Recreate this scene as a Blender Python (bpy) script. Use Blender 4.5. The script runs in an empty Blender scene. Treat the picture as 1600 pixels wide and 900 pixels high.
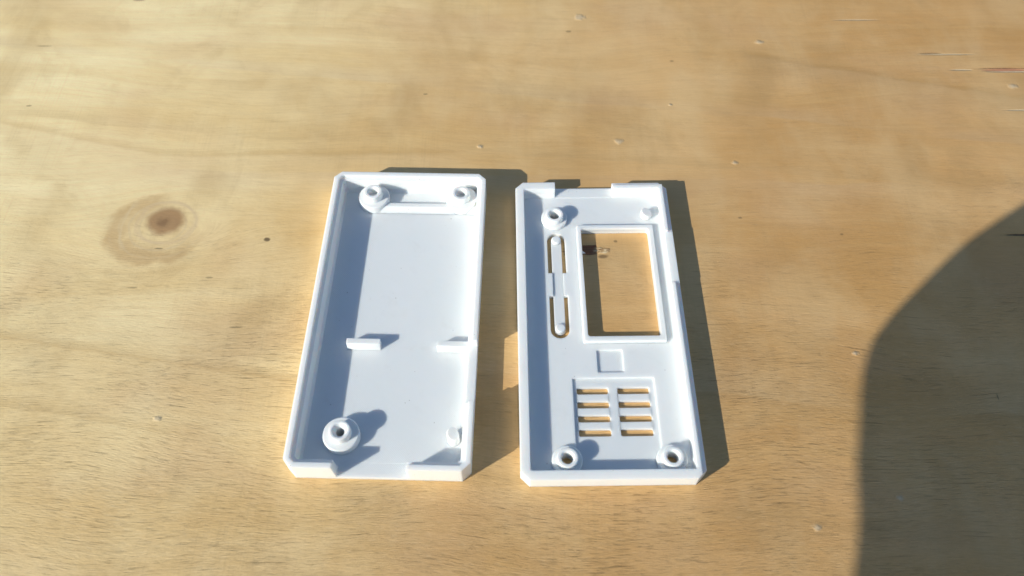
import bpy, bmesh, math, random
from mathutils import Vector, Matrix, geometry

random.seed(7)
S = 0.001                                   # modelling is in millimetres, the scene in metres
C = bpy.context.scene.collection
SC = bpy.context.scene

# ---------------------------------------------------------------- camera, light, exposure
cam_d = bpy.data.cameras.new('camera')
cam = bpy.data.objects.new('camera', cam_d)
C.objects.link(cam)
cam_d.sensor_width = 36.0
cam_d.lens = 1304.4 / 1600 * 36
cam_d.clip_start = 0.005
cam_d.clip_end = 50
pitch, roll = math.radians(57.02), math.radians(-0.267)
fwd = Vector((0, math.cos(pitch), -math.sin(pitch)))
right0 = Vector((1, 0, 0))
up0 = right0.cross(fwd)
right = math.cos(roll) * right0 + math.sin(roll) * up0
up = -math.sin(roll) * right0 + math.cos(roll) * up0
m = Matrix((right, up, -fwd)).transposed().to_4x4()
m.translation = Vector((0, -0.12231, 0.21891))
cam.matrix_world = m
cam_d.dof.use_dof = True
cam_d.dof.focus_distance = 0.262
cam_d.dof.aperture_fstop = 15.0
SC.camera = cam

SUN_AZ, SUN_EL = math.radians(32.1), math.radians(25.5)     # heading of the light, height of the sun
sun_to = Vector((-math.cos(SUN_AZ) * math.cos(SUN_EL), -math.sin(SUN_AZ) * math.cos(SUN_EL), math.sin(SUN_EL)))
world = bpy.data.worlds.new('World')
SC.world = world
world.use_nodes = True
wn = world.node_tree
bg = wn.nodes['Background']
sky = wn.nodes.new('ShaderNodeTexSky')
sky.sky_type = 'NISHITA'
sky.sun_disc = False
sky.sun_elevation = SUN_EL
sky.sun_rotation = math.atan2(sun_to.x, sun_to.y)
sky.air_density = 1.0
sky.dust_density = 0.6
sky.ozone_density = 2.5
wn.links.new(sky.outputs[0], bg.inputs[0])
bg.inputs[1].default_value = 0.11
sun_d = bpy.data.lights.new('sun', 'SUN')
sun_d.energy = 4.6
sun_d.angle = math.radians(0.5)
sun_d.color = (0.98, 0.955, 0.855)
sun = bpy.data.objects.new('sun', sun_d)
sun.rotation_euler = sun_to.to_track_quat('Z', 'Y').to_euler()
sun.location = sun_to * 2
C.objects.link(sun)

vs = SC.view_settings
vs.view_transform = 'Standard'
vs.look = 'None'
vs.exposure = 0.09
vs.gamma = 1.0
vs.use_curve_mapping = False
SC.cycles.use_denoising = True
SC.cycles.max_bounces = 10
SC.cycles.diffuse_bounces = 6

# ---------------------------------------------------------------- node helpers
class NT:
    def __init__(self, name):
        self.m = bpy.data.materials.new(name)
        self.m.use_nodes = True
        self.t = self.m.node_tree
        self.t.nodes.clear()
        self.out = self.n('ShaderNodeOutputMaterial')
    def n(self, typ, **kw):
        x = self.t.nodes.new(typ)
        for k, v in kw.items():
            setattr(x, k, v)
        return x
    def put(self, sock, v):
        if isinstance(v, bpy.types.NodeSocket):
            self.t.links.new(v, sock)
        elif v is not None:
            sock.default_value = v
    def math(self, op, a, b=None, c=None, clamp=False):
        x = self.n('ShaderNodeMath', operation=op, use_clamp=clamp)
        self.put(x.inputs[0], a)
        if b is not None: self.put(x.inputs[1], b)
        if c is not None: self.put(x.inputs[2], c)
        return x.outputs[0]
    def comb(self, x, y, z=0.0):
        k = self.n('ShaderNodeCombineXYZ')
        self.put(k.inputs[0], x); self.put(k.inputs[1], y); self.put(k.inputs[2], z)
        return k.outputs[0]
    def noise(self, vec, scale=1.0, detail=2.0, rough=0.5, dist=0.0, dims='3D', w=None):
        k = self.n('ShaderNodeTexNoise', noise_dimensions=dims)
        if dims != '1D': self.put(k.inputs['Vector'], vec)
        if w is not None: self.put(k.inputs['W'], w)
        k.inputs['Scale'].default_value = scale
        k.inputs['Detail'].default_value = detail
        k.inputs['Roughness'].default_value = rough
        k.inputs['Distortion'].default_value = dist
        return k.outputs[0]
    def step(self, v, lo, hi, a=0.0, b=1.0):
        k = self.n('ShaderNodeMapRange', interpolation_type='SMOOTHSTEP')
        self.put(k.inputs[0], v)
        k.inputs[1].default_value = lo; k.inputs[2].default_value = hi
        k.inputs[3].default_value = a; k.inputs[4].default_value = b
        return k.outputs[0]
    def mix(self, fac, a, b, blend='MIX'):
        k = self.n('ShaderNodeMix', data_type='RGBA', blend_type=blend)
        self.put(k.inputs[0], fac)
        self.put(k.inputs[6], a if isinstance(a, bpy.types.NodeSocket) else (*a, 1))
        self.put(k.inputs[7], b if isinstance(b, bpy.types.NodeSocket) else (*b, 1))
        return k.outputs[2]

# ---------------------------------------------------------------- materials
def plastic_material(name, raster=0.0, depth=0.0021):
    """white printed plastic: softened edges, faint layer lines, optional diagonal infill strokes"""
    k = NT(name)
    tc = k.n('ShaderNodeTexCoord')
    sep = k.n('ShaderNodeSeparateXYZ')
    k.t.links.new(tc.outputs['Object'], sep.inputs[0])
    x, y, z = sep.outputs
    bev = k.n('ShaderNodeBevel', samples=4)
    bev.inputs['Radius'].default_value = 0.00016
    layer = k.math('SINE', k.math('MULTIPLY', z, 2 * math.pi / 0.00030))
    fine = k.noise(tc.outputs['Object'], 900, 3)
    h = k.math('ADD', k.math('MULTIPLY', layer, 0.25), k.math('MULTIPLY', fine, 0.6))
    diag = k.math('SINE', k.math('MULTIPLY', k.math('ADD', x, y), 2 * math.pi / 0.00062))
    h = k.math('ADD', h, k.math('MULTIPLY', diag, 0.25 + raster))
    b = k.n('ShaderNodeBump')
    b.inputs['Strength'].default_value = 0.35
    b.inputs['Distance'].default_value = 0.00005
    k.put(b.inputs['Height'], h)
    k.put(b.inputs['Normal'], bev.outputs[0])
    p = k.n('ShaderNodeBsdfPrincipled')
    blot = k.noise(tc.outputs['Object'], 60, 3)
    col = k.mix(k.step(blot, 0.3, 0.7), (0.835, 0.855, 0.845), (0.855, 0.865, 0.855))
    smudge = k.noise(tc.outputs['Object'], 140, 4, 0.65, 0.6)
    col = k.mix(k.math('MULTIPLY', k.step(smudge, 0.52, 0.80), 0.22), col, (0.70, 0.69, 0.66))
    speck = k.noise(tc.outputs['Object'], 1100, 1)
    col = k.mix(k.math('MULTIPLY', k.step(speck, 0.79, 0.83), 0.6), col, (0.30, 0.27, 0.24))
    k.put(p.inputs['Base Color'], col)
    p.inputs['Roughness'].default_value = 0.42
    p.inputs['Specular IOR Level'].default_value = 0.4
    p.inputs['Subsurface Weight'].default_value = 0.85
    p.inputs['Subsurface Radius'].default_value = (1.0, 0.85, 0.75)
    p.inputs['Subsurface Scale'].default_value = depth
    k.put(p.inputs['Normal'], b.outputs[0])
    k.t.links.new(p.outputs[0], k.out.inputs[0])
    return k.m

def wood_material(xa, xb):
    """plywood for the strip xa..xb of the sheet: one common grain, plus the marks that lie in that strip"""
    k = NT('plywood')
    inside = lambda cx, r: cx + r > xa and cx - r < xb
    tc = k.n('ShaderNodeTexCoord')
    mm = k.n('ShaderNodeVectorMath', operation='SCALE')
    k.t.links.new(tc.outputs['Object'], mm.inputs[0])
    mm.inputs['Scale'].default_value = 1000.0           # shader works in millimetres
    sep = k.n('ShaderNodeSeparateXYZ')
    k.t.links.new(mm.outputs[0], sep.inputs[0])
    x, y, z = sep.outputs
    A, M = (lambda a, b: k.math('ADD', a, b)), (lambda a, b: k.math('MULTIPLY', a, b))
    def nz(sx, sy, detail=3, rough=0.55, dist=0.0, ox=0.0, oy=0.0, yy=None):
        return k.noise(k.comb(A(M(x, sx), ox), A(M(yy if yy is not None else y, sy), oy)), 1.0, detail, rough, dist)
    def dist_to(cx, cy, rx, ry, warp=0.0, ws=0.15, seed=0.0):
        dx = M(A(x, -cx), 1 / rx); dy = M(A(y, -cy), 1 / ry)
        d = k.math('SQRT', A(M(dx, dx), M(dy, dy)))
        if warp:
            d = A(d, M(A(nz(ws, ws, 3, 0.6, 0, seed, seed), -0.5), warp))
        return d
    # grain warps: slow drift and a bulge around the knot
    bulge = k.step(dist_to(-114, 45, 42, 34), 0.0, 1.0, 1.0, 0.0)
    ydrift = A(y, M(A(nz(0.006, 0.012, 2, 0.5), -0.5), 38.0))
    ydrift = A(ydrift, M(x, 0.02))
    knot_side = k.math('TANH', M(A(y, -45), 0.16))
    yk = A(ydrift, M(M(bulge, knot_side), -7.0))
    # broad tone; paler veneer to the left, with sun sheen painted into its colour
    c_lo, c_hi = (0.680, 0.415, 0.160), (0.830, 0.550, 0.255)
    broad = nz(0.009, 0.022, 4, 0.55, 0.5, 3.1, 1.7, yk)
    col = k.mix(k.step(broad, 0.33, 0.67), c_lo, c_hi)
    pale_sheen = k.step(A(A(x, M(y, -0.25)), M(A(nz(0.012, 0.014, 4, 0.62, 0.6, 21, 8), -0.5), 150.0)), -200.0, 95.0, 1.0, 0.0)
    col = k.mix(M(pale_sheen, 0.9), col, k.mix(k.step(broad, 0.33, 0.67), (0.86, 0.655, 0.345), (0.96, 0.80, 0.475)))
    # growth contours of the rotary-cut veneer: uneven bands following the drift
    bands = nz(0.0035, 0.085, 3, 0.6, 0.0, 8.0, 2.0, yk)
    col = k.mix(M(k.step(bands, 0.40, 0.66), 0.26), col, (0.62, 0.375, 0.125))
    bands2 = nz(0.005, 0.30, 2, 0.6, 0.0, 1.0, 9.0, yk)
    col = k.mix(M(k.step(bands2, 0.45, 0.70), 0.22), col, (0.84, 0.60, 0.28))
    # a few soft-edged veneer contours seen in the photograph
    def contour(y0, slope, wob, seed, lo_w, hi_w, amt, tone):
        nonlocal col
        d = A(A(y, M(A(x, 100), -slope)), -y0)
        d = A(d, M(A(nz(0.016, 0.0, 2, 0.5, 0, seed), -0.5), wob))
        band = M(k.step(d, -lo_w, 0.0), k.step(d, 0.0, hi_w, 1.0, 0.0))
        band = M(band, k.step(nz(0.011, 0.0, 2, 0.5, 0, seed + 5), 0.36, 0.58))
        col = k.mix(M(band, amt), col, tone)
    contour(0, -0.10, 12, 21.0, 1.6, 14, 0.45, (0.68, 0.53, 0.31))
    contour(-1.5, -0.10, 12, 21.0, 3.0, 1.2, 0.35, (0.48, 0.32, 0.15))
    contour(68, -0.03, 10, 33.0, 12, 1.4, 0.35, (0.70, 0.53, 0.36))
    contour(119, -0.14, 8, 45.0, 1.2, 9, 0.35, (0.64, 0.50, 0.33))
    contour(-27, -0.16, 10, 15.0, .8, 5, 0.40, (0.56, 0.38, 0.17))
    contour(86, -0.10, 14, 75.0, .8, 6, 0.35, (0.60, 0.42, 0.20))
    def edge(line, x0, x1, dark, wash, amt):
        # a veneer growth line: thin brown edge with a paler or darker wash on its lower side
        nonlocal col
        if x1 < xa or x0 > xb: return
        d = A(A(y, line), M(A(nz(0.05, 0.02, 3, 0.6, 0, x0, 4), -0.5), 3.5))
        msk = M(k.step(x, x0, x0 + 12), k.step(x, x1 - 25, x1, 1.0, 0.0))
        col = k.mix(M(M(M(k.step(d, -16.0, -0.3), k.step(d, -0.3, 0.5, 1.0, 0.0)), msk), amt * .8), col, wash)
        col = k.mix(M(M(M(k.step(d, -1.6, 0.0), k.step(d, 0.2, 3.4, 1.0, 0.0)), msk), amt * .8), col, dark)
    edge(A(M(A(x, 154.6), 0.165), -3.3), -260, -38, (0.55, 0.36, 0.155), (0.68, 0.46, 0.21), 0.55)
    edge(A(M(k.math('MINIMUM', A(x, 123), 0.0), 0.265), -76.0), -260, -5, (0.58, 0.38, 0.16), (0.80, 0.60, 0.34), 0.50)
    edge(A(M(A(x, -95.5), 0.25), -124.4), 84, 260, (0.50, 0.31, 0.11), (0.60, 0.43, 0.23), 0.60)
    for cx, cy, rx, ry, a in ((-38, 100, 8, 15, .5), (-103, 63, 9, 11, .38), (-46, 88, 7, 8, .3), (40, 92, 13, 20, .3), (-190, 112, 8, 16, .3),
                              (69, -52, 16, 12, .28), (150, 98, 22, 7, .3)):
        if inside(cx, rx * 1.5):
            col = k.mix(M(k.step(dist_to(cx, cy, rx, ry, 1.0, 0.09, cx), 0.25, 1.15, 1.0, 0.0), a), col, (0.50, 0.32, 0.135))
    # greyish, pinkish stains
    st = nz(0.018, 0.030, 3, 0.5, 0.3, 40, 12)
    col = k.mix(M(k.step(st, 0.48, 0.70), 0.45), col, (0.70, 0.47, 0.255))
    st2 = nz(0.024, 0.016, 3, 0.5, 0.6, 4, 52)
    col = k.mix(M(k.step(st2, 0.48, 0.74), 0.50), col, (0.52, 0.335, 0.140))
    # long fibres and short dark pores; the near part of the sheet is rougher than the far part
    near = k.step(A(y, M(A(nz(0.01, 0.012, 3, 0.6, 0.3, 33, 5), -0.5), 120.0)), -45.0, 75.0, 1.0, 0.22)
    cloud = nz(0.040, 0.022, 4, 0.6, 0.25, 11, 71)
    col = k.mix(M(k.step(cloud, 0.40, 0.70), 0.34), col, (0.90, 0.72, 0.42))
    cloud2 = nz(0.040, 0.030, 4, 0.62, 0.8, 91, 17)
    col = k.mix(M(k.step(cloud2, 0.52, 0.72), 0.30), col, (0.55, 0.37, 0.17))
    fib = nz(0.030, 1.6, 4, 0.65, 0.0, 0, 0, yk)
    col = k.mix(M(k.step(fib, 0.40, 0.72), 0.16), col, (0.47, 0.31, 0.14))
    fib2 = nz(0.11, 3.1, 3, 0.6, 0.0, 5, 3, yk)
    col = k.mix(M(k.step(fib2, 0.50, 0.76), 0.16), col, (0.76, 0.62, 0.40))
    pore = nz(0.16, 4.2, 3, 0.6, 0.0, 17, 31, yk)
    dens = k.step(nz(0.02, 0.03, 3, 0.55, 0, 60, 60), 0.35, 0.65, 0.25, 1.0)
    pores = M(M(k.step(pore, 0.56, 0.72), dens), near)
    col = k.mix(M(pores, 0.62), col, (0.36, 0.225, 0.095))
    fleck = nz(0.45, 2.4, 3, 0.6, 0.0, 77, 13, yk)
    col = k.mix(M(k.step(fleck, 0.68, 0.80), 0.35), col, (0.33, 0.21, 0.10))
    lines = M(k.step(nz(0.055, 2.7, 3, 0.6, 0, 3, 90, yk), 0.63, 0.74), near)
    col = k.mix(M(lines, 0.6), col, (0.36, 0.23, 0.10))
    grit = nz(0.34, 3.4, 3, 0.65, 0.0, 7, 3, yk)
    col = k.mix(M(M(k.step(grit, 0.48, 0.72), near), 0.30), col, (0.50, 0.34, 0.15))
    col = k.mix(M(M(k.step(grit, 0.46, 0.28), near), 0.30), col, (0.96, 0.78, 0.50))
    # cross-grain sanding chatter
    chat = nz(1.5, 0.03, 2, 0.5, 0.0, 9, 4)
    col = k.mix(M(M(k.step(chat, 0.45, 0.75), k.step(nz(0.02, 0.02, 2, 0.5, 0, 4, 44), 0.45, 0.65)), 0.12), col, (0.44, 0.30, 0.15))
    gain = k.comb(A(M(pale_sheen, 0.31), 0.965), A(M(pale_sheen, 0.42), 0.865), A(M(pale_sheen, 0.47), 0.775))  # extra brightening leftwards is fibre sheen put into the colour
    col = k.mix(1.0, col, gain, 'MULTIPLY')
    # the knot: halo, rings, dark heart
    if inside(-117, 24):
        d_out = dist_to(-116.5, 43.5, 16.5, 15.0, 0.5, 0.10, 3.0)
        ann = M(k.step(d_out, 0.30, 0.75), k.step(d_out, 0.90, 1.08, 1.0, 0.0))
        dirn = k.step(k.math('MAXIMUM', M(A(x, 116), -1.0), M(A(y, -40), -1.0)), -4.0, 5.0)
        halo = M(M(ann, dirn), k.step(nz(0.07, 0.10, 3, 0.6, 0.4, 14, 2), 0.25, 0.55))
        col = k.mix(M(halo, 0.55), col, (0.60, 0.36, 0.150))
        rings = k.math('SINE', M(dist_to(-115.0, 45.0, 10.0, 9.5, 0.30, 0.08, 8.0), 19.0))
        ring_mask = M(k.step(d_out, 0.7, 1.0, 1.0, 0.0), k.step(rings, 0.45, 1.0))
        col = k.mix(M(ring_mask, 0.42), col, (0.80, 0.60, 0.34))
        gap = k.math('ABSOLUTE', A(dist_to(-125.5, 45.0, 2.6, 9.0, 0.5, 0.15, 4.0), -1.0))
        col = k.mix(M(M(k.step(gap, 0.0, 0.25, 1.0, 0.0), k.step(x, -127.0, -124.0, 1.0, 0.0)), 0.45), col, (0.86, 0.66, 0.38))
        d_in = dist_to(-114.2, 46.8, 7.0, 6.5, 0.35, 0.22, 6.0)
        col = k.mix(M(k.step(d_in, 0.62, 1.08, 1.0, 0.0), 0.85), col, (0.42, 0.225, 0.100))
        d_rim = k.math('ABSOLUTE', A(dist_to(-113.8, 46.0, 9.6, 8.6, 0.35, 0.12, 6.0), -1.0))
        col = k.mix(M(k.step(d_rim, 0.0, 0.14, 1.0, 0.0), 0.45), col, (0.80, 0.58, 0.34))
        d_core = dist_to(-115.0, 46.2, 3.0, 2.6, 0.9, 0.5, 5.0)
        col = k.mix(M(k.step(d_core, 0.2, 1.1, 1.0, 0.0), 0.55), col, (0.20, 0.105, 0.05))
    # dark specks
    for cx, cy, rx, ry, a in ((-79.6, 39.0, 1.25, 0.95, 0.85), (-114.0, 35.6, 1.6, 0.35, .6), (22.5, 139.0, 1.3, .7, .5),
                              (-31.5, 105.0, 1.0, .5, .5), (-95.6, 24.2, 1.4, .4, .5), (33.6, 37.6, .7, .6, .6),
                              (75.5, 47.0, .8, .5, .5), (107.5, 40.0, .7, .5, .5), (61.0, 122.0, .9, .6, .45),
                              (-176, 100, 1.2, .5, .5), (-180, 132, 3.5, .5, .35), (-119, 20.5, 2.0, .3, .5),
                              (139.6, -18.4, .25, 1.2, .6), (-150, 159, 3, .8, .5), (-84, 6, 2.4, .35, .5)):
        if inside(cx, rx * 2):
            col = k.mix(M(k.step(dist_to(cx, cy, rx, ry, 0.5, 0.9, cx), 0.5, 1.1, 1.0, 0.0), a), col, (0.13, 0.08, 0.04))
    # open bark pocket seen through the window of the lid, with torn fibres
    pocket = tear = None
    if inside(25, 9):
        pk = k.math('MAXIMUM', k.math('MULTIPLY', k.math('ABSOLUTE', A(x, -22.0)), 1 / 5.6),
                    k.math('MULTIPLY', k.math('ABSOLUTE', A(y, -34.2)), 1 / 2.1))
        pk = A(pk, M(A(nz(0.35, 1.2, 3, 0.6, 0, 2, 2), -0.5), 0.75))
        pocket = k.step(pk, 0.78, 1.02, 1.0, 0.0)
        col = k.mix(M(pocket, 0.92), col, k.mix(k.step(nz(0.1, 2.4, 2), 0.4, 0.65), (0.10, 0.026, 0.016), (0.26, 0.075, 0.04)))
        tear = k.step(dist_to(28.6, 34.0, 3.6, 1.5, 1.0, 0.5, 4.0), 0.5, 1.05, 1.0, 0.0)
        tear_n = nz(0.35, 2.2, 3, 0.6, 0.8, 5, 5)
        col = k.mix(M(tear, M(k.step(tear_n, 0.50, 0.56), 0.95)), col, (0.30, 0.11, 0.05))
        col = k.mix(M(tear, M(k.step(tear_n, 0.50, 0.40), 0.9)), col, (0.92, 0.74, 0.46))
        col = k.mix(M(k.step(dist_to(29.2, 31.6, 2.0, .9, .4, .6, 2.), .4, 1.1, 1., 0.), .8), col, (0.22, 0.13, 0.06))
    # splits: reddish or dark slits in the right part of the sheet
    dent = None
    for cx, cy, rx, ry, tone, a in ((166, 125.0, 13, .45, (0.74, 0.58, 0.36), .8), (160, 125.7, 5, .4, (0.28, 0.14, 0.07), .7),
                                    (186, 116.2, 11, .95, (0.62, 0.27, 0.15), .9), (185, 117.1, 12, .38, (0.26, 0.10, 0.05), .85),
                                    (190, 115.3, 14, .35, (0.82, 0.68, 0.46), .8), (169, 116.5, 5, .5, (0.76, 0.62, 0.40), .7),
                                    (167, 39.4, 8.5, .55, (0.07, 0.04, 0.02), .9), (178, -1.0, 5.0, .5, (0.08, 0.045, 0.025), .9),
                                    (136, 145.0, 10, .45, (0.74, 0.60, 0.40), .6), (186, 95.5, 9, .4, (0.80, 0.66, 0.44), .7)):
        if not inside(cx, rx * 1.6): continue
        f = k.step(dist_to(cx, cy, rx, ry, 0.55, 0.6, cx), 0.45, 1.05, 1.0, 0.0)
        col = k.mix(M(f, a), col, tone)
        dent = f if dent is None else k.math('MAXIMUM', dent, f)
    # little pale raised pimples of torn veneer
    pim = None
    for cx, cy, r in ((37.9, 81.1, 2.2), (77.3, 71.0, 1.5), (95.8, 132.3, 2.3), (185.7, 107.6, 2.4), (27.1, 147.3, 3.2),
                      (102, -4, 1.4), (-11, 79, 1.6), (80, -56, 1.8), (104, -48, 1.6), (-101, -24, 1.7), (170.5, 21, 1.6), (58, 99, 1.0)):
        if not inside(cx, r * 1.8): continue
        f = k.step(dist_to(cx, cy, r, r * 0.7, 1.1, 0.7, cx), 0.1, 1.0, 1.0, 0.0)
        pim = f if pim is None else k.math('MAXIMUM', pim, f)
    if pim is not None: col = k.mix(M(pim, 0.62), col, (0.74, 0.61, 0.42))
    # relief
    h = A(M(fib2, 0.12), M(pores, -0.60))
    h = A(h, M(M(grit, near), 0.75))
    h = A(h, M(M(nz(0.9, 1.1, 3, 0.6, 0.0, 71, 8), near), 0.18))
    h = A(h, M(lines, -0.6))
    h = A(h, M(nz(0.12, 0.35, 3, 0.6, 0.0, 1, 8), 0.5))
    if pim is not None: h = A(h, M(pim, 1.0))
    if pocket is not None:
        h = A(h, M(pocket, -2.6))
        h = A(h, M(M(tear, tear_n), 2.0))
    if dent is not None: h = A(h, M(dent, -1.0))
    h = A(h, M(nz(0.03, 0.05, 2), 1.5))
    b = k.n('ShaderNodeBump')
    b.inputs['Strength'].default_value = 1.0
    b.inputs['Distance'].default_value = 0.00024
    k.put(b.inputs['Height'], h)
    p = k.n('ShaderNodeBsdfPrincipled')
    k.put(p.inputs['Base Color'], col)
    p.inputs['Roughness'].default_value = 0.55
    p.inputs['Specular IOR Level'].default_value = 0.15
    k.put(p.inputs['Normal'], b.outputs[0])
    # sheen of the fibres, which run along x: narrow along the grain, wide across it
    g = k.n('ShaderNodeBsdfAnisotropic', distribution='GGX')
    g.inputs['Roughness'].default_value = 0.62
    g.inputs['Anisotropy'].default_value = 0.85
    k.put(g.inputs['Color'], k.mix(0.7, col, (1.0, 0.86, 0.48)))
    k.put(g.inputs['Tangent'], k.comb(1.0, 0.0, 0.0))
    mx = k.n('ShaderNodeMixShader')
    mx.inputs[0].default_value = 0.13
    k.t.links.new(p.outputs[0], mx.inputs[1])
    k.t.links.new(g.outputs[0], mx.inputs[2])
    k.t.links.new(mx.outputs[0], k.out.inputs[0])
    return k.m

def simple_material(name, c, rough, nscale, c2):
    k = NT(name)
    tc = k.n('ShaderNodeTexCoord')
    p = k.n('ShaderNodeBsdfPrincipled')
    n = k.noise(tc.outputs['Object'], nscale, 4)
    k.put(p.inputs['Base Color'], k.mix(k.step(n, .3, .7), c, c2))
    p.inputs['Roughness'].default_value = rough
    b = k.n('ShaderNodeBump'); b.inputs['Strength'].default_value = .4; b.inputs['Distance'].default_value = .0008
    k.put(b.inputs['Height'], n); k.put(p.inputs['Normal'], b.outputs[0])
    k.t.links.new(p.outputs[0], k.out.inputs[0])
    return k.m

WHITE = plastic_material('white_printed_plastic', 0.30)
CRISP = plastic_material('white_printed_plastic', 0.10, 0.0008)
STRIPS = [-600, -220, -140, -92, -45, 14, 50, 112, 145, 600]
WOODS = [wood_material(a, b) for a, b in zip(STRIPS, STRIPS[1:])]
PLY_EDGE = simple_material('plywood_edge', (0.50, 0.35, 0.18), .7, 400, (0.62, 0.46, 0.27))

# ---------------------------------------------------------------- mesh helpers (millimetres in, metres out)
def link(name, bm, mat, parent=None, smooth=True):
    bmesh.ops.scale(bm, vec=(S, S, S), verts=bm.verts)
    me = bpy.data.meshes.new(name)
    bm.to_mesh(me); bm.free()
    me.materials.append(mat)
    o = bpy.data.objects.new(name, me)
    C.objects.link(o)
    if smooth:
        me.set_sharp_from_angle(angle=math.radians(28))
    if parent:
        o.parent = parent
    return o

def chamf(x0, y0, x1, y1, c):
    return [(x0 + c, y0), (x1 - c, y0), (x1, y0 + c), (x1, y1 - c), (x1 - c, y1), (x0 + c, y1), (x0, y1 - c), (x0, y0 + c)]

def rrect(x0, y0, x1, y1, r, n=4):
    p = []
    for cx, cy, a0 in ((x1 - r, y0 + r, -90), (x1 - r, y1 - r, 0), (x0 + r, y1 - r, 90), (x0 + r, y0 + r, 180)):
        for i in range(n + 1):
            a = math.radians(a0 + 90 * i / n)
            p.append((cx + r * math.cos(a), cy + r * math.sin(a)))
    return p

def circle(cx, cy, r, n=32):
    return [(cx + r * math.cos(2 * math.pi * i / n), cy + r * math.sin(2 * math.pi * i / n)) for i in range(n)]

def loft(loops, bm=None):
    """closed solid through (polygon, z) loops with equal vertex counts"""
    bm = bm or bmesh.new()
    rows = [[bm.verts.new((x, y, z)) for x, y in lp] for lp, z in loops]
    n = len(rows[0])
    for a, b in zip(rows, rows[1:]):
        for i in range(n):
            bm.faces.new((a[i], a[(i + 1) % n], b[(i + 1) % n], b[i]))
    bm.faces.new(list(reversed(rows[0])))
    bm.faces.new(rows[-1])
    return bm

def prism(loop, z0, z1, bm=None):
    return loft([(loop, z0), (loop, z1)], bm)

def box(x0, y0, z0, x1, y1, z1):
    return prism([(x0, y0), (x1, y0), (x1, y1), (x0, y1)], z0, z1)

def lathe(profile, cx, cy, n=40):
    """closed ring from an (r, z) profile"""
    bm = bmesh.new()
    rows = [[bm.verts.new((cx + r * math.cos(2 * math.pi * i / n), cy + r * math.sin(2 * math.pi * i / n), z)) for i in range(n)]
            for r, z in profile]
    for j in range(len(rows)):
        a, b = rows[j], rows[(j + 1) % len(rows)]
        for i in range(n):
            bm.faces.new((a[i], a[(i + 1) % n], b[(i + 1) % n], b[i]))
    bmesh.ops.recalc_face_normals(bm, faces=bm.faces)
    return bm

def tmp(bm):
    me = bpy.data.meshes.new('tmp')
    bmesh.ops.recalc_face_normals(bm, faces=bm.faces)
    bm.to_mesh(me); bm.free()
    o = bpy.data.objects.new('tmp', me)
    C.objects.link(o)
    return o

def solid(base, ops):
    """chain of exact booleans: ops = [('DIFFERENCE' | 'UNION', bmesh), ...] -> bmesh"""
    o = tmp(base)
    used = []
    for op, b in ops:
        t = tmp(b)
        used.append(t)
        md = o.modifiers.new('b', 'BOOLEAN')
        md.operation = op; md.solver = 'EXACT'; md.object = t
    dg = bpy.context.evaluated_depsgraph_get()
    me = bpy.data.meshes.new_from_object(o.evaluated_get(dg))
    out = bmesh.new()
    out.from_mesh(me)
    for t in used + [o]:
        d = t.data
        bpy.data.objects.remove(t)
        bpy.data.meshes.remove(d)
    bpy.data.meshes.remove(me)
    bmesh.ops.remove_doubles(out, verts=out.verts, dist=1e-4)
    return out

def empty(name, loc, rz, label, cat, group=None):
    o = bpy.data.objects.new(name, None)
    C.objects.link(o)
    o.empty_display_size = 0.01
    o.location = Vector(loc) * S
    o.rotation_euler = (0, 0, math.radians(rz))
    o['label'] = label; o['category'] = cat
    if group: o['group'] = group
    return o

# ---------------------------------------------------------------- setting: the plywood sheet
bm = bmesh.new()
cols = [[bm.verts.new((x, y, z)) for y, z in ((-500, 0), (700, 0), (700, -12), (-500, -12))] for x in STRIPS]
for a, b in zip(cols, cols[1:]):
    for i in range(4):
        bm.faces.new((a[i], b[i], b[(i + 1) % 4], a[(i + 1) % 4]))
bm.faces.new(cols[0]); bm.faces.new(cols[-1][::-1])
bmesh.ops.recalc_face_normals(bm, faces=bm.faces)
ply = link('plywood_sheet', bm, PLY_EDGE, smooth=False)
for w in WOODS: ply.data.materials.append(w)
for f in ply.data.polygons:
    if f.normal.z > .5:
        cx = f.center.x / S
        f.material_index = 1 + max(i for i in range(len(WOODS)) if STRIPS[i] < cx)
ply['kind'] = 'structure'

N = 102.66
GRP = 'halves of one printed white case'
# ---------------------------------------------------------------- left half: deep tray
H, FZ = 7.8, 1.3
base = empty('plastic_enclosure', (-61.31, -41.54, 0.05), -1.635,
             'deeper white plastic case half on the plywood, with a plain windowless floor', 'case half', GRP)
boss_xy = [(13.6, 11.4), (13.1, 95.6), (42.0, 95.6)]
ops = [('DIFFERENCE', prism(chamf(1.55, 1.55, 50 - 1.55, N - 1.55, 1.3), H - 1.0, H + 2)),
       ('DIFFERENCE', loft([(chamf(3.5, 3.2, 47.0, N - 3.6, .7), FZ), (chamf(2.75, 2.75, 47.25, N - 2.75, .8), FZ + 0.9),
                            (chamf(2.7, 2.7, 47.3, N - 2.7, .8), H + 1)])),
       ('DIFFERENCE', loft([([(13.5, -1), (33.0, -1), (33.0, 4.2), (13.5, 4.2)], FZ - .04), ([(12.9, -1), (33.0, -1), (33.0, 4.2), (12.9, 4.2)], H + 2)])),
       ('DIFFERENCE', box(46.2, 20.6, 4.4, 52, 39.6, H + 2))]
ops.append(('DIFFERENCE', prism(circle(*boss_xy[0], 1.25, 24), -1, 3)))
link('shell', solid(prism(chamf(0, 0, 50, N, 2.3), 0, H), ops), WHITE, base)
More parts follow.
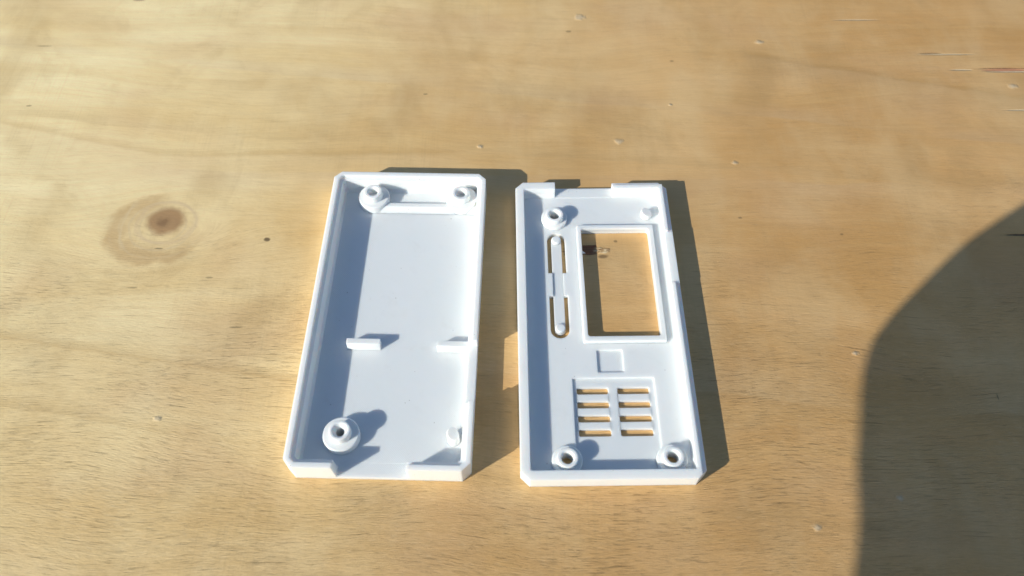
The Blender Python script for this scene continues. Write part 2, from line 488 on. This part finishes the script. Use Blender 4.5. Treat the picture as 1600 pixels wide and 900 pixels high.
for i, (bx, by) in enumerate(boss_xy):
    bore = [(2.2, 6.45), (1.25, 5.2)] if i == 0 else [(1.95, 6.45), (1.5, 6.0), (1.45, 3.6), (.05, 3.5), (.05, FZ - .3)]
    link('screw_boss', lathe([(1.25 if i == 0 else .06, FZ - .3), (5.1, FZ - .3), (5.1, 3.7), (4.85, 3.95), (3.15, 4.0), (3.0, 4.15),
                              (2.95, 6.3), (2.8, 6.45)] + bore, bx, by), CRISP, base)
# rib joining the two rear bosses, sloping down to the floor in front
bm = bmesh.new()
prof = [(90.3, FZ - .2), (91.6, 2.6), (92.2, 3.0), (93.6, 3.0), (93.6, FZ - .2)]
a = [bm.verts.new((14.0, y, z)) for y, z in prof]
b_ = [bm.verts.new((47.5, y, z)) for y, z in prof]
for i in range(5):
    bm.faces.new((a[i], a[(i + 1) % 5], b_[(i + 1) % 5], b_[i]))
bm.faces.new(a); bm.faces.new(b_[::-1])
bmesh.ops.recalc_face_normals(bm, faces=bm.faces)
link('rib', bm, WHITE, base)
link('tab', loft([(rrect(11.3, 39.2, 21.3, 41.7, .3, 2), FZ - .2), (rrect(11.3, 39.8, 21.2, 41.5, .15, 2), 4.2)]), CRISP, base)
link('tab', loft([(rrect(38.0, 38.9, 48.0, 41.4, .3, 2), FZ - .2), (rrect(38.0, 39.5, 48.0, 41.2, .15, 2), 4.2)]), CRISP, base)
def stub(cx, cy, rx, ry, z0, z1, tilt, seed):
    """snapped-off stump of a screw post: slightly lopsided, with a slanting break"""
    rnd = random.Random(seed)
    n = 20
    wob = [1 + .05 * math.sin(2 * math.pi * i / n * 2 + seed) + rnd.uniform(-.02, .02) for i in range(n)]
    bm = bmesh.new()
    rows = []
    for t, sc in ((0, 1.08), (.25, 1.0), (.9, .96), (1, .86)):
        row = []
        for i in range(n):
            a = 2 * math.pi * i / n
            x, y = rx * sc * wob[i] * math.cos(a), ry * sc * wob[i] * math.sin(a)
            row.append(bm.verts.new((cx + x, cy + y, z0 + (z1 - z0 + tilt[0] * x + tilt[1] * y) * t)))
        rows.append(row)
    for a, b in zip(rows, rows[1:]):
        for i in range(n):
            bm.faces.new((a[i], a[(i + 1) % n], b[(i + 1) % n], b[i]))
    bm.faces.new(rows[0][::-1]); bm.faces.new(rows[-1])
    return bm
o = link('peg', stub(44.6, 11.6, 1.75, 1.95, FZ - .2, 5.4, (-.25, .25), 3), CRISP, base)
o['label'] = 'broken-off stump of the fourth screw post'

# ---------------------------------------------------------------- right half: shallow lid with openings
HR, RZ, GZ = 5.05, 1.55, 1.0
LEDGE = 4.27
lid = empty('plastic_enclosure', (2.04, -44.5, 0.05), 0.424,
            'shallower white plastic case half with a rectangular window and vent slots cut through its floor', 'case half', GRP)
posts = [(12.85, 6.45), (41.5, 6.45), (12.5, 89.6)]
D, U = 'DIFFERENCE', 'UNION'
slot = []
def half_slot(y_end, y_mid, sgn):
    r = 2.85; cx = 12.75
    pts = [(cx - r, y_mid)]
    for i in range(9):
        a = math.radians(180 + sgn * 180 * i / 8)
        pts.append((cx + r * math.cos(a), y_end + sgn * r + r * math.sin(a) if sgn > 0 else y_end - r + r * math.sin(a)))
    pts.append((cx + r, y_mid))
    return pts
lo_slot = half_slot(45.1, 60.2, 1)
hi_slot = half_slot(84.1, 68.6, -1)
ops = [(D, box(48.6, 1.3, LEDGE, 53, N + 3, HR + 2)), (D, box(30, N - 1.2, LEDGE, 50, N + 3, HR + 2)),
       (D, box(45.0, 62.6, LEDGE + .12, 51, 82.3, HR + 2)),
       (U, box(47.35, 62.6, .8, 50.02, 82.3, LEDGE + .12)),
       (D, loft([(chamf(2.9, 2.9, 47.1, 98.6, .3), RZ), (chamf(2.7, 2.7, 47.3, 99.6, .3), RZ + 1.2), (chamf(2.7, 2.7, 47.3, 100.0, .3), HR + 1)])),
       (D, box(13.1, 97.5, 1.7, 32.1, 105, HR + 2)),
       (D, prism(rrect(20.85, 45.0, 42.7, 85.0, .8), -1, RZ + 1)),
       (D, prism(lo_slot, -1, RZ + 1)),
       (D, prism(hi_slot, -1, RZ + 1)),
       (D, box(11.15, 60.0, 1.08, 14.45, 68.8, 3)),
       (D, prism(rrect(23.1, 33.6, 30.7, 41.0, .3), GZ, 3)),
       (D, prism(rrect(15.5, 3.6, 39.1, 31.8, .4), GZ, 3)),
       (D, prism(rrect(16.6, 13.9, 25.7, 28.9, .5), -1, 3)),
       (D, prism(rrect(28.35, 13.9, 37.5, 28.9, .5), -1, 3))]
for bx, by in posts:
    ops.append((D, prism(circle(bx, by, 1.6, 24), -1, 4)))
link('shell', solid(prism(chamf(0, 0, 50, N, 2.5), 0, HR), ops), WHITE, lid)
for bx, by in posts:
    link('screw_boss', lathe([(1.6, .3), (4.25, .3), (4.22, 2.55), (4.05, 2.7), (3.0, 2.72), (2.92, 2.85), (2.88, 4.45), (2.72, 4.6),
                              (1.95, 4.6), (1.6, 4.0)], bx, by), CRISP, lid)
o = link('peg', stub(42.6, 90.9, 1.75, 1.8, RZ - .2, 3.7, (-.2, .1), 9), CRISP, lid)
o['label'] = 'broken-off stump of the fourth screw post'
# raised frame round the window
fr = solid(loft([(rrect(19.3, 43.1, 44.5, 86.7, .5), RZ - .1), (rrect(19.6, 43.4, 44.2, 86.4, .5), 2.75)]),
           [(D, prism(rrect(20.88, 45.03, 42.67, 84.97, .8), -1, 6))])
frame = link('window_frame', fr, WHITE, lid)
bm = bmesh.new()
vs_ = [bm.verts.new(v) for v in ((20.7, 75.2, 2.6), (20.7, 76.6, 2.6), (22.0, 75.6, 2.3), (20.7, 75.8, 1.9))]
for f in ((0, 1, 2), (0, 2, 3), (1, 3, 2), (0, 3, 1)): bm.faces.new([vs_[i] for i in f])
bmesh.ops.recalc_face_normals(bm, faces=bm.faces)
link('print_burr', bm, WHITE, frame)
# spring strip with a push pin at each end
strip_loop = rrect(11.2, 46.8, 14.4, 82.9, 1.55, 6)
strip = link('button_strip', prism(strip_loop, .12, 1.15), WHITE, lid)
for yy, zz in ((48.5, 2.15), (81.2, 2.25)):
    link('button_pin', loft([(circle(12.8, yy, 1.5, 24), .9), (circle(12.8, yy, 1.5, 24), zz - .25), (circle(12.8, yy, 1.25, 24), zz)]), WHITE, strip)
# vent bars between the slots, flaring into the plate at both ends
def vent_bar(x0, x1, y0, y1, f=.5):
    pts = []
    def fil(cx, cy, a0, a1):
        for i in range(4):
            a = math.radians(a0 + (a1 - a0) * i / 3)
            pts.append((cx + f * math.cos(a), cy + f * math.sin(a)))
    pts.append((x0 - .1, y0 - f)); pts.append((x0, y0 - f))
    fil(x0 + f, y0 - f, 180, 90); fil(x1 - f, y0 - f, 90, 0)
    pts.append((x1 + .1, y0 - f)); pts.append((x1 + .1, y1 + f))
    fil(x1 - f, y1 + f, 0, -90); fil(x0 + f, y1 + f, 270, 180)
    pts.append((x0 - .1, y1 + f))
    out = []
    for q in pts:
        if not out or (abs(q[0] - out[-1][0]) + abs(q[1] - out[-1][1])) > 1e-4: out.append(q)
    return out
for x0, x1 in ((16.6, 25.7), (28.35, 37.5)):
    for y0, y1 in ((26.85, 24.6), (22.5, 20.3), (18.2, 16.05)):
        link('slat', prism(vent_bar(x0, x1, y1, y0), .02, GZ - .012), WHITE, lid)

# ---------------------------------------------------------------- the photographer's bent arm beside the camera (throws the big soft shadow)
e_u = Vector((-math.sin(SUN_AZ), math.cos(SUN_AZ), 0))
e_v = sun_to.cross(e_u) * -1
if e_v.z < 0: e_v = -e_v
def uvw(u, v, w):
    return e_u * u + e_v * v + sun_to * w
def capsule(bm, p, q, r0, r1, seg=16):
    """tapered limb piece with round ends"""
    ax = (q - p); L = ax.length; ax.normalize()
    t = ax.orthogonal().normalized(); b = ax.cross(t)
    prof = []
    for i in range(1, 6):
        a = math.pi / 2 * i / 5
        prof.append((-r0 * math.cos(a), r0 * math.sin(a)))
    for i in range(0, 5):
        a = math.pi / 2 * i / 5
        prof.append((L + r1 * math.sin(a), r1 * math.cos(a)))
    rows = [[bm.verts.new(p + ax * h + (t * math.cos(2 * math.pi * j / seg) + b * math.sin(2 * math.pi * j / seg)) * r) for j in range(seg)] for h, r in prof]
    for a_, b_ in zip(rows, rows[1:]):
        for j in range(seg):
            bm.faces.new((a_[j], a_[(j + 1) % seg], b_[(j + 1) % seg], b_[j]))
    lo = bm.verts.new(p - ax * r0); hi = bm.verts.new(q + ax * r1)
    for j in range(seg):
        bm.faces.new((lo, rows[0][(j + 1) % seg], rows[0][j])); bm.faces.new((hi, rows[-1][j], rows[-1][(j + 1) % seg]))
def melt(bm, voxel, smooth=4):
    o = tmp(bm)
    md = o.modifiers.new('r', 'REMESH'); md.mode = 'VOXEL'; md.voxel_size = voxel
    sm = o.modifiers.new('s', 'SMOOTH'); sm.factor = .5; sm.iterations = smooth
    me = bpy.data.meshes.new_from_object(o.evaluated_get(bpy.context.evaluated_depsgraph_get()))
    out = bmesh.new(); out.from_mesh(me)
    bpy.data.objects.remove(o); bpy.data.meshes.remove(me)
    for f in out.faces: f.smooth = True
    return out
SKIN = simple_material('skin', (0.50, 0.28, 0.19), .5, 300, (0.56, 0.33, 0.23))
CLOTH = simple_material('dark_cloth', (0.035, 0.045, 0.07), .9, 900, (0.05, 0.06, 0.09))
W0 = 240
elbow, shoulder, wrist = uvw(-86, 71, W0), uvw(-360, -62, W0 + 70), uvw(-112, 300, W0 + 70)
body = bmesh.new()
capsule(body, shoulder, elbow, 40, 32); capsule(body, elbow, wrist, 32, 25)
fdir = (wrist - elbow).normalized()
side = fdir.cross(sun_to).normalized(); palm_n = side.cross(fdir).normalized()
knuck = wrist + fdir * 88
for k_ in (-1, 0, 1):
    capsule(body, wrist + side * k_ * 9, knuck + side * k_ * 24, 17, 12)
for i, (off, ln) in enumerate(((-31, 66), (-11, 76), (10, 70), (30, 54))):
    p0 = knuck + side * off - fdir * 8
    d0 = (fdir + side * off * .003 - palm_n * .35).normalized()
    p1 = p0 + d0 * ln * .48; d1 = (fdir * .6 - palm_n * .8).normalized()
    p2 = p1 + d1 * ln * .33; d2 = (fdir * .1 - palm_n).normalized()
    p3 = p2 + d2 * ln * .26
    capsule(body, p0, p1, 9.8, 9.0, 12); capsule(body, p1, p2, 9.0, 8.2, 12); capsule(body, p2, p3, 8.2, 7.2, 12)
t0 = wrist + fdir * 24 - side * 20
t1 = t0 + (fdir * .6 - side * .7 - palm_n * .3).normalized() * 46
t2 = t1 + (fdir * .9 - side * .25 - palm_n * .4).normalized() * 32
t3 = t2 + (fdir * .9 - palm_n * .5).normalized() * 24
capsule(body, t0, t1, 15, 11, 12); capsule(body, t1, t2, 11, 9.5, 12); capsule(body, t2, t3, 9.5, 8, 12)
person = link('person', melt(body, 3.0, 3), SKIN, smooth=False)
person['label'] = "photographer's bent arm in a dark sleeve, raised beside the camera just outside the frame"
person['category'] = 'person'
sl = bmesh.new()
cuff = elbow + (wrist - elbow) * .86
capsule(sl, shoulder, elbow, 58, 40); capsule(sl, elbow, elbow + (cuff - elbow) * .4, 41, 41); capsule(sl, uvw(-70, 51.5, W0), uvw(-96, 38.5, W0 + 9), 18.5, 18); capsule(sl, elbow + (cuff - elbow) * .4, cuff, 41, 34)
for a_, r_ in ((.22, 42), (.38, 42), (.6, 39)):
    c_ = elbow + (cuff - elbow) * a_
    capsule(sl, c_, c_ + e_u * 1.5, r_ + 1.0, r_ + 1.0)
link('jacket_sleeve', melt(sl, 5.0, 3), CLOTH, person, smooth=False)
